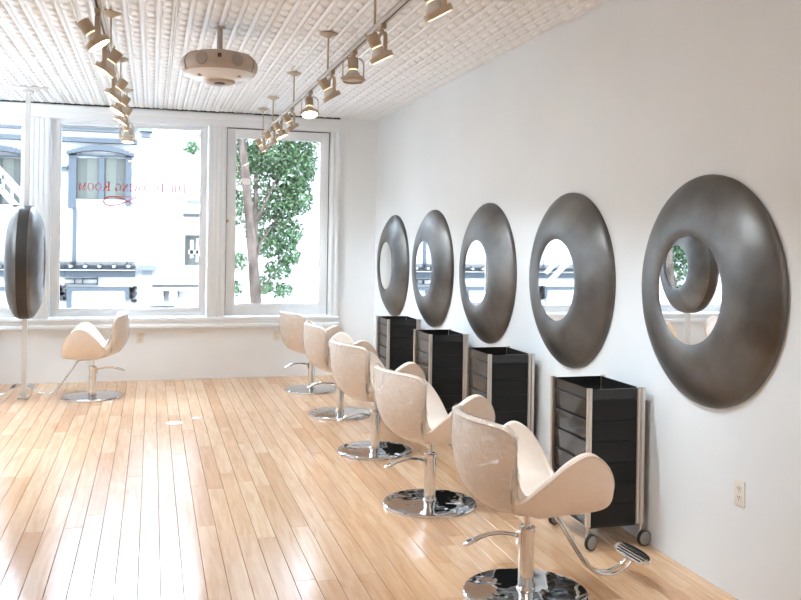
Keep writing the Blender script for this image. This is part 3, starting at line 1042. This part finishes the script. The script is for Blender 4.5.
# ------------------------------------------------------------------ housing added round the unseen fill light, its lip shielding the chairs
t = thing('fill_light_unit', 'long white housing of an added fill light, high on the wall opposite the mirrors', 'fill light', (XL, 7.5, 1.9))
q = MB(); q.prism([(.002, 0), (.12, .0), (.222, .05), (.222, .165), (.212, .165), (.212, .06), (.12, .015), (.012, .015), (.012, .2), (.002, .2)], 'y', -2.2, 2.2); q.build('housing', 'pole', t)
for s_ in (-1, 1):
    q = MB(); q.prism([(.002, 0), (.12, .0), (.222, .05), (.222, .165), (.012, .2), (.002, .2)], 'y', s_ * 2.2 - .004, s_ * 2.2 + .004); q.build('end_cap', 'pole', t)

# ------------------------------------------------------------------ outlets
def outlet(name, loc, rz, label, grp):
    t = thing(name, label, 'outlet', loc, rz, grp)   # faces local -y
    q = MB(); q.bbox(-.036, .036, -.006, -.0005, -.058, .058, .0025); q.build('cover_plate', 'outlet', t)
    for s_ in (-1, 1):
        q = MB(); q.prism([(.0165 * math.cos(2 * PI * k / 20), max(-.0125, min(.0125, .0165 * math.sin(2 * PI * k / 20))) + s_ * .0205) for k in range(20)], 'y', -.0085, -.0055)
        rc = q.build('receptacle', 'outlet', t)
        q = MB(); q.box(-.0075, -.0050, -.0092, -.008, s_ * .0205 - .002, s_ * .0205 + .008); q.box(.0050, .0075, -.0092, -.008, s_ * .0205 - .002, s_ * .0205 + .008)
        q.cyl((0, -.0092, s_ * .0205 - .0075), (0, -.008, s_ * .0205 - .0075), .0026, seg=10)
        q.build('contact_slot', 'slot', rc)
    q = MB(); q.cyl((0, -.0055, 0), (0, -.0075, 0), .003, seg=10); q.build('screw', 'alu', t)
outlet('wall_outlet', (XW, 3.356, .482), R(-90), 'ivory double wall outlet on the mirror wall', None)
outlet('wall_outlet', (-.113, YB, .473), 0, 'ivory double outlet below the wide window, right of the chair facing the pole', None)
outlet('wall_outlet', (1.41, YB, .483), 0, 'ivory double outlet below the narrow window, behind the row of chairs', None)
# clear cover plates let into the floor
for k, (p, r_, lab) in enumerate([((.205, 7.74), .075, 'larger pale round floor socket cover in the planks'), ((.40, 7.915), .05, 'smaller pale round floor socket cover in the planks')]):
    q = MB(); q.lathe([(0, .0026), (r_ - .01, .0026), (r_, .0012), (r_, .0006), (0, .0006)], 8 if k == 0 else 4)
    o = q.build('floor_socket_cover', 'patch'); o.location = (p[0], p[1], 0.0004); o.rotation_euler = (0, 0, .4)
    tag(o, lab, 'socket cover')

# ------------------------------------------------------------------ lettering on the wide window (reads from outside)
T_, t_ = .17, .055
def arcp(cx, cy, rx, ry, a0, a1, n=14):
    return [(cx + rx * math.cos(R(a0 + (a1 - a0) * i / n)), cy + ry * math.sin(R(a0 + (a1 - a0) * i / n))) for i in range(n + 1)]
# letter: width, list of strokes (points, half-width start..end)
def V(x, y0=0, y1=1): return ([(x, y0), (x, y1)], T_)
def H(x0, x1, y): return ([(x0, y), (x1, y)], t_)
def SF(x, y, w=.2): return ([(x - w, y), (x + w, y)], t_)
GLY = {
 'T': (.85, [V(.42), H(.02, .82, .97), ([(.03, .75), (.03, .97)], t_), ([(.81, .75), (.81, .97)], t_), SF(.42, .03)]),
 'H': (1.0, [V(.2), V(.8), H(.2, .8, .5), SF(.2, .03), SF(.8, .03), SF(.2, .97), SF(.8, .97)]),
 'E': (.82, [V(.2), H(.05, .75, .97), H(.05, .78, .03), H(.2, .6, .5), ([(.75, .75), (.75, .97)], t_), ([(.78, .03), (.78, .28)], t_)]),
 'D': (1.0, [V(.2), H(.03, .5, .97), H(.03, .5, .03), (arcp(.42, .5, .46, .47, -90, 90), .12)]),
 'R': (.95, [V(.2), H(.03, .45, .97), H(.2, .45, .48), (arcp(.45, .725, .26, .245, -90, 90), .11), ([(.45, .47), (.85, .03)], .14), H(.8, .97, .03), SF(.2, .03)]),
 'A': (1.0, [([(.18, .03), (.5, 1)], t_), ([(.5, 1), (.82, .03)], .16), H(.27, .72, .33), SF(.16, .03, .16), SF(.84, .03, .16)]),
 'W': (1.35, [([(.15, .97), (.42, 0)], .15), ([(.42, 0), (.68, .95)], t_), ([(.68, .95), (.95, 0)], .15), ([(.95, 0), (1.2, .97)], t_), SF(.15, .97, .15), SF(1.2, .97, .14)]),
 'I': (.45, [V(.22), SF(.22, .03), SF(.22, .97)]),
 'N': (1.0, [([(.18, 0), (.18, 1)], t_), ([(.18, .98), (.82, .02)], .17), ([(.82, 0), (.82, 1)], t_), SF(.15, .03, .15), SF(.12, .97, .12), SF(.84, .97, .15)]),
 'G': (1.0, [(arcp(.5, .5, .42, .48, 45, 325, 22), .12), ([(.84, .03), (.84, .42)], .15), SF(.82, .44, .17)]),
 'O': (1.05, [(arcp(.52, .5, .43, .48, 0, 360, 28), .12)]),
 'M': (1.2, [([(.2, 0), (.2, 1)], t_), ([(.2, .98), (.6, .05)], .15), ([(.6, .05), (1.0, .98)], t_), V(1.0), SF(.18, .03, .15), SF(1.0, .03, .17), SF(.16, .97, .12), SF(1.04, .97, .14)]),
 'Y': (.95, [V(.48, 0, .48), ([(.15, .97), (.48, .45)], .15), ([(.48, .45), (.82, .97)], t_), SF(.15, .97, .15), SF(.82, .97, .13), SF(.48, .03)]),
 'K': (1.0, [V(.2), ([(.25, .42), (.78, .97)], t_), ([(.4, .55), (.85, .03)], .15), SF(.2, .03), SF(.2, .97), SF(.8, .97, .14), SF(.86, .03, .14)]),
}
YT = YB + .035 + .0285
def letter_mesh(ch, hgt):
    q = MB()
    for pts, wd in GLY[ch][1]:
        hw = wd / 2
        n = len(pts)
        L_ = []; Rr = []
        for i, (x, y) in enumerate(pts):
            x0, y0 = pts[max(i - 1, 0)]; x1, y1 = pts[min(i + 1, n - 1)]
            dx, dy = x1 - x0, y1 - y0
            l = math.hypot(dx, dy) or 1
            k = hw
            if n > 6: k = t_ / 2 + (hw - t_ / 2) * abs(dy / l)
            L_.append((x - dy / l * k, y + dx / l * k)); Rr.append((x + dy / l * k, y - dx / l * k))
        for i in range(n - 1):
            # mirrored in x because it is read from the street
            quad = [L_[i], L_[i + 1], Rr[i + 1], Rr[i]]
            q.add([(-x * hgt, 0, y * hgt) for x, y in quad], [(0, 1, 2, 3)])
    return q
def lettering(text, hgt, xc, z, mt, label, name, big=1.25, width=None):
    t = thing(name, label, 'lettering', (xc, YT, z))
    sp = .14
    adv = []
    tot = 0
    for i, ch in enumerate(text):
        start = i == 0 or text[i - 1] == ' '
        hh = hgt * (big if start else 1)
        wv = (.55 * hgt) if ch == ' ' else (GLY[ch][0] + sp) * hh
        adv.append((ch, tot, hh)); tot += wv
    k = (width / tot) if width else 1
    for ch, p, hh in adv:
        if ch == ' ': continue
        q = letter_mesh(ch, hh)
        q.v = [(x * k, y, zz) for x, y, zz in q.v]
        o = q.build('letter', mt, t, smooth=0, fix=False)
        o.location = ((tot / 2 - p) * k, 0, 0)
    return t
lettering('THE DRAWING ROOM', .080, -.205, 2.105, 'red', 'red serif shop name reversed on the wide window pane', 'window_lettering', width=1.18)
lettering('NEW YORK', .042, -.22, 1.80, 'redgrey', 'small dull red NEW YORK lettering reversed under the window flourish', 'window_lettering', 1.0, .36)
q = MB()
def flour(pxs, w0, w1):
    P = [on_y(a, b_, YT) for a, b_ in pxs]
    sm = []
    for i in range(len(P) - 1):
        p0, p1, p2, p3 = P[max(i - 1, 0)], P[i], P[i + 1], P[min(i + 2, len(P) - 1)]
        for k in range(6):
            u = k / 6
            sm.append(.5 * ((2 * p1) + (p2 - p0) * u + (2 * p0 - 5 * p1 + 4 * p2 - p3) * u * u + (3 * p1 - p0 - 3 * p2 + p3) * u ** 3))
    sm.append(P[-1])
    n = len(sm)
    for i in range(n - 1):
        d = (sm[i + 1] - sm[i]).normalized()
        nr = Vector((-d.z, 0, d.x))
        def wdt(j): return w0 + (w1 - w0) * math.sin(PI * j / n)
        a, b_ = sm[i], sm[i + 1]
        q.add([a + nr * wdt(i), b_ + nr * wdt(i + 1), b_ - nr * wdt(i + 1), a - nr * wdt(i)], [(0, 1, 2, 3)])
flour([(150, 206.5), (142, 206), (132, 203), (125, 199.5), (117, 196.8), (109, 197.2), (104.5, 201), (108, 205), (117, 205), (126, 202.5), (134, 198.5), (142, 195.5), (150, 193.5)], .002, .007)
flour([(113, 197), (122, 196.5), (132, 196.8), (146, 197.5)], .0015, .003)
flour([(126, 207), (134, 209), (140, 205), (150, 202)], .0015, .003)
tag(q.build('window_flourish', 'red', smooth=0, fix=False), 'red looping calligraphic flourish between the two lines of window lettering', 'decal')

# ------------------------------------------------------------------ street side
YF = 21.0
mb = MB(); mb.box(-40, 40, YO + .5, YF + 1, -4.3, -4.2)
struct(mb.build('street_ground', 'street', smooth=0))
def P2(px, py, Y=YF): 
    v = on_y(px, py, Y); return v.x, v.z
bl = thing('townhouse_facade', 'sunlit white townhouse across the street with blue-grey window surrounds and cornices', 'building', (0, YF, -4.2))
def fpart(name, mt, boxes, parent=bl, b=.0):
    """boxes: (px0,py0,px1,py1, out_back, out_front) measured on the facade plane"""
    q = MB()
    for (a, c, d, e, o0, o1) in boxes:
        x0, z1 = P2(a, c); x1, z0 = P2(d, e)
        q.box(x0, x1, -o1, -o0, z0 + 4.2, z1 + 4.2)
    return q.build(name, mt, parent, smooth=0)
q = MB(); q.box(-16, 9, 0, .6, 0, 10.7); q.build('wall', 'f_white', bl, smooth=0)
# cornices and bands
fpart('cornice', 'f_pale', [(-60, 125, 135, 131, 0, .10)])
fpart('cornice', 'f_blue', [(-60, 136.5, 138, 140.5, 0, .16)])
fpart('cornice', 'f_white', [(-60, 119, 140, 124.5, 0, .35)])
fpart('corbel', 'f_pale', [(141, 129, 153, 133, 0, .3), (143, 133, 151, 138, 0, .15)])
def facade_window(x0, x1, ytop, ymid, ybot):
    """arched blue-framed sash window given by pixel box of its panes"""
    w = x1 - x0
    # arched hood
    q = MB()
    ax0, az = P2(x0 - 9, ytop - 4); ax1, _ = P2(x1 + 8, ytop - 4)
    n = 14
    for k in range(n):
        u0, u1 = k / n, (k + 1) / n
        xa, xb = ax0 + (ax1 - ax0) * u0, ax0 + (ax1 - ax0) * u1
        ha = .16 * math.sin(PI * (u0 + u1) / 2)
        q.box(xa, xb, -.22, 0, az - .02 + 4.2 + ha * .7, az + .05 + 4.2 + ha)
    q.build('window_hood', 'f_blue', bl, smooth=0)
    wf = fpart('window', 'f_blue', [(x0 - 7, ytop - 4, x0, ymid + 8, 0, .10), (x0 - 3, ymid + 8, x0, ybot, 0, .08), (x1, ytop - 4, x1 + 5, ybot - 60 if False else ymid + 6, 0, .10), (x0 - 7, ytop - 4, x1 + 5, ytop, 0, .10), (x0 + w * .46, ytop, x0 + w * .56, ymid, 0, .08)])
    fpart('pane', 'f_glass', [(x0, ytop, x0 + w * .46, ymid, .005, .012)], wf)
    fpart('pane', 'f_glass', [(x0 + w * .56, ytop, x1, ymid, .005, .012)], wf)
    fpart('curtain', 'f_curtain', [(x0 + w * .22, ytop, x0 + w * .44, ymid, .012, .02), (x0 + w * .60, ytop, x0 + w * .8, ymid, .012, .02)], wf)
    fpart('blind', 'f_white', [(x0, ymid, x1, ybot, .0, .05)], wf)
    fpart('meeting_rail', 'f_white', [(x0, ymid - 1, x1, ymid + 1.5, .0, .09)], wf)
facade_window(77, 127, 158, 200, 268)
facade_window(-30, 26, 158, 205, 268)
facade_window(-140, -88, 158, 203, 268)
fpart('pilaster_cap', 'f_pale', [(58, 165.5, 69, 168, 0, .2), (60, 168, 68, 171, 0, .12)])
# string course with studs
fpart('string_course', 'f_grey', [(-200, 259.5, 136, 262, 0, .30)])
fpart('string_course', 'f_blue', [(-200, 263.5, 136, 268.5, 0, .10)])
fpart('string_course', 'f_white', [(-200, 268.5, 136, 269.6, 0, .34)])
fpart('string_course', 'f_blue', [(-200, 269.6, 136, 277, 0, .12)])
for k, xx in enumerate([72, 86.3, 100.5, 115, 129.3, 57, 43, 29, 15, 1, -13, -27]):
    x, z = P2(xx, 266)
    q = MB(); q.cyl((x, -.10, z + 4.2), (x, -.2, z + 4.2), .055, .035, 12); q.build('stud', 'f_white', bl)
fpart('corbel', 'f_pale', [(139, 266, 157, 270, 0, .3), (143, 270, 153, 275, 0, .2)])
# lower window row
for (x0, x1) in ((68, 130), (-40, 22), (-150, -88)):
    wf = fpart('window', 'f_blue', [(x0, 287, x1, 290.5, 0, .12), (x0, 290.5, x0 + 4, 330, 0, .12), (x1 - 4, 290.5, x1, 300, 0, .12)])
    fpart('blind', 'f_white', [(x0 + 4, 290.5, x1 - 4, 330, 0, .05)], wf)
    rg = random.Random(int(x0) + 500)
    for s0, s1 in ((x0 - 10, x0 - 1), (x1 + 1, x1 + 7)):
        q = MB()
        for _ in range(26):
            a, c = P2(rg.uniform(s0, s1), rg.uniform(286, 301))
            r_ = rg.uniform(.02, .05)
            q.cyl((a, -.02, c + 4.2), (a, -.1, c + 4.2), r_, seg=8)
        q.build('carved_ornament', 'f_grey', bl)
fpart('window_rail', 'f_grey', [(66, 278.5, 98, 279.3, 0, .1), (66, 283.5, 98, 284.3, 0, .1), (75, 278.5, 76, 284, 0, .1), (83, 278.5, 84, 284, 0, .1), (98, 277, 98.8, 285, 0, .1)])
# right-hand bay
fpart('ledge', 'f_grey', [(153, 285, 203, 286.6, 0, .15)])
fpart('ledge', 'f_white', [(153, 286.6, 203, 290, 0, .30)])
fpart('ledge', 'f_grey', [(150, 306.3, 175, 307.2, 0, .06)])
for xx in (160, 174):
    fpart('corbel', 'f_white', [(xx - 4, 287, xx + 4, 302, 0, .2)]); fpart('corbel', 'f_grey', [(xx + 4, 288, xx + 5.5, 296, 0, .16)])
wf = fpart('window', 'f_grey', [(186, 235, 203, 236.4, 0, .1), (186, 236, 187.5, 265, 0, .1)])
fpart('pane', 'f_glass', [(187.5, 236.4, 203, 265, .005, .02)], wf)
fpart('curtain', 'f_white', [(191, 240, 194, 258, .02, .03), (189, 250, 200, 254, .02, .03), (197, 238, 199, 262, .02, .03)], wf)
fpart('window_head', 'f_pale', [(188, 200, 203, 203.5, 0, .08)])
fpart('window_head', 'f_grey', [(184, 213.5, 203, 217, 0, .12)])
# fire escape in front of the left bay
fe = thing('fire_escape', 'white iron fire escape stair with diagonal stringers on the facade across the street', 'fire escape', (0, YF - .9, -4.2))
def fline(name, a, b_, r_):
    p = on_y(a[0], a[1], YF - .9); q2 = on_y(b_[0], b_[1], YF - .9)
    q = MB(); q.box(-.02, .02, -r_, r_, 0, (q2 - p).length)
    me = q.mesh(name, 'f_iron', 0)
    o = link(name, me, fe)
    d = (q2 - p).normalized()
    yv = Vector((0, 1, 0)); xv = yv.cross(d).normalized()
    m3 = Matrix((xv, yv, d)).transposed()
    # box is thin in y here: swap so that its broad side faces the street
    m3 = Matrix((yv, -xv, d)).transposed()
    o.matrix_local = Matrix.Translation((p.x, 0, p.z + 4.2)) @ m3.to_4x4()
fline('stringer', (-55, 112), (24, 196), .075)
fline('stringer', (-55, 128), (21, 210), .06)
for k in range(9):
    u = k / 8
    fline('baluster', (-50 + 72 * u, 117 + 77 * u), (-50 + 72 * u, 134 + 74 * u), .02)
fline('stringer', (-160, 215), (-80, 285), .06)
fline('stringer', (-160, 200), (-80, 270), .05)
fline('platform', (-60, 222), (26, 222), .05)
fline('guard_rail', (-60, 206), (26, 206), .025)
for k in range(8): fline('baluster', (-55 + 11 * k, 206), (-55 + 11 * k, 222), .015)
# neighbouring building closing the street view
nb = thing('corner_building', 'plain pale building further along the street beyond the tree', 'building', (13, YF, -4.2))
q = MB(); q.box(-4, 14, .5, 1.5, 0, 10.0); q.build('wall', 'f_white', nb, smooth=0)
for k in range(4):
    for j in range(2):
        q = MB(); q.box(-2.6 + k * 2.6, -1.5 + k * 2.6, .42, .52, 1.5 + j * 3.3, 3.4 + j * 3.3); wn = q.build('window', 'f_grey', nb, smooth=0)
        q = MB(); q.box(-2.5 + k * 2.6, -1.6 + k * 2.6, .40, .43, 1.6 + j * 3.3, 3.3 + j * 3.3); q.build('pane', 'f_glass', wn, smooth=0)

# tree on the pavement
YTREE = 15.0
tx, tz = P2(258, 340, YTREE)
tree = thing('street_tree', 'leafy green street tree with slim grey trunks outside the narrow window', 'tree', (tx, YTREE, -4.2))
def trunk(pxs, rads, ys):
    pts = []
    for (a, c), yy in zip(pxs, ys):
        v = on_y(a, c, YTREE); pts.append((v.x - tx, yy, v.z + 4.2))
    return pts
q = MB()
q.tube([(.10, 0, 0.0), (.06, 0, 2.0)] + trunk([(258, 340), (257, 305), (254, 262), (250, 215), (246, 170), (242, 130), (238, 90), (236, 40)], None, [0] * 8), [.13, .11, .10, .095, .085, .078, .07, .06, .045, .02], 12)
q.build('trunk', 'bark', tree, smooth=60)
for pxs, rr in [([(256, 290), (258, 240), (260, 190), (262, 140), (266, 80)], [.05, .042, .036, .03, .015]),
                ([(256, 262), (264, 242), (276, 226), (292, 205)], [.03, .024, .018, .008]),
                ([(252, 235), (262, 215), (280, 180), (296, 150)], [.03, .025, .018, .01]),
                ([(248, 190), (240, 165), (228, 140)], [.028, .02, .01]),
                ([(257, 300), (268, 285), (284, 268)], [.022, .016, .007])]:
    q = MB(); q.tube(trunk(pxs, None, [0 + .25 * i for i in range(len(pxs))]), rr, 8); q.build('branch', 'bark', tree, smooth=60)
lr = random.Random(77)
blobs = [(275, 150, 34, 24, 900), (300, 165, 24, 28, 950), (260, 165, 22, 25, 420), (305, 195, 16, 22, 420), (282, 200, 26, 20, 700), (246, 160, 12, 25, 240), (243, 205, 9, 20, 160),
         (292, 232, 20, 18, 460), (275, 245, 14, 14, 260), (296, 256, 12, 12, 200), (284, 272, 15, 10, 190), (243, 262, 9, 10, 100), (268, 288, 12, 10, 150), (288, 293, 12, 8, 120), (240, 290, 7, 9, 60),
         (275, 105, 50, 30, 1500), (310, 120, 25, 30, 800), (195, 144, 9, 6, 60), (225, 120, 26, 26, 500), (270, 60, 60, 30, 1500), (270, 15, 45, 25, 900), (318, 158, 8, 20, 130), (225, 190, 10, 20, 120), (262, 225, 14, 20, 200)]
q = MB()
lv = []; lf = []
for (cx, cy, rx, ry, cnt) in blobs:
    c = on_y(cx, cy, YTREE)
    sx = abs(on_y(cx + rx, cy, YTREE).x - c.x); sz = abs(on_y(cx, cy + ry, YTREE).z - c.z)
    for _ in range(int(cnt * 1.7)):
        while True:
            u = Vector((lr.uniform(-1, 1), lr.uniform(-1, 1), lr.uniform(-1, 1)))
            if u.length < 1: break
        p = Vector((c.x - tx + u.x * sx, .75 + u.y * min(.9, max(sx, .5)), c.z + 4.2 + u.z * sz))
        s_ = lr.uniform(.022, .046)
        rot = Euler((lr.uniform(-1.2, 1.2), lr.uniform(-1.2, 1.2), lr.uniform(0, 6.28))).to_matrix()
        sh = [(-1.1, 0, 0), (-.3, -.55, .08), (.5, -.45, .05), (1.2, 0, -.1), (.5, .45, .05), (-.3, .55, .08)]
        o = len(lv)
        lv += [p + rot @ (Vector(v) * s_) for v in sh]
        lf.append(tuple(range(o, o + 6)))
q.add(lv, lf)
tag(q.build('foliage', 'leaf', tree, smooth=0, fix=False), kind='stuff')
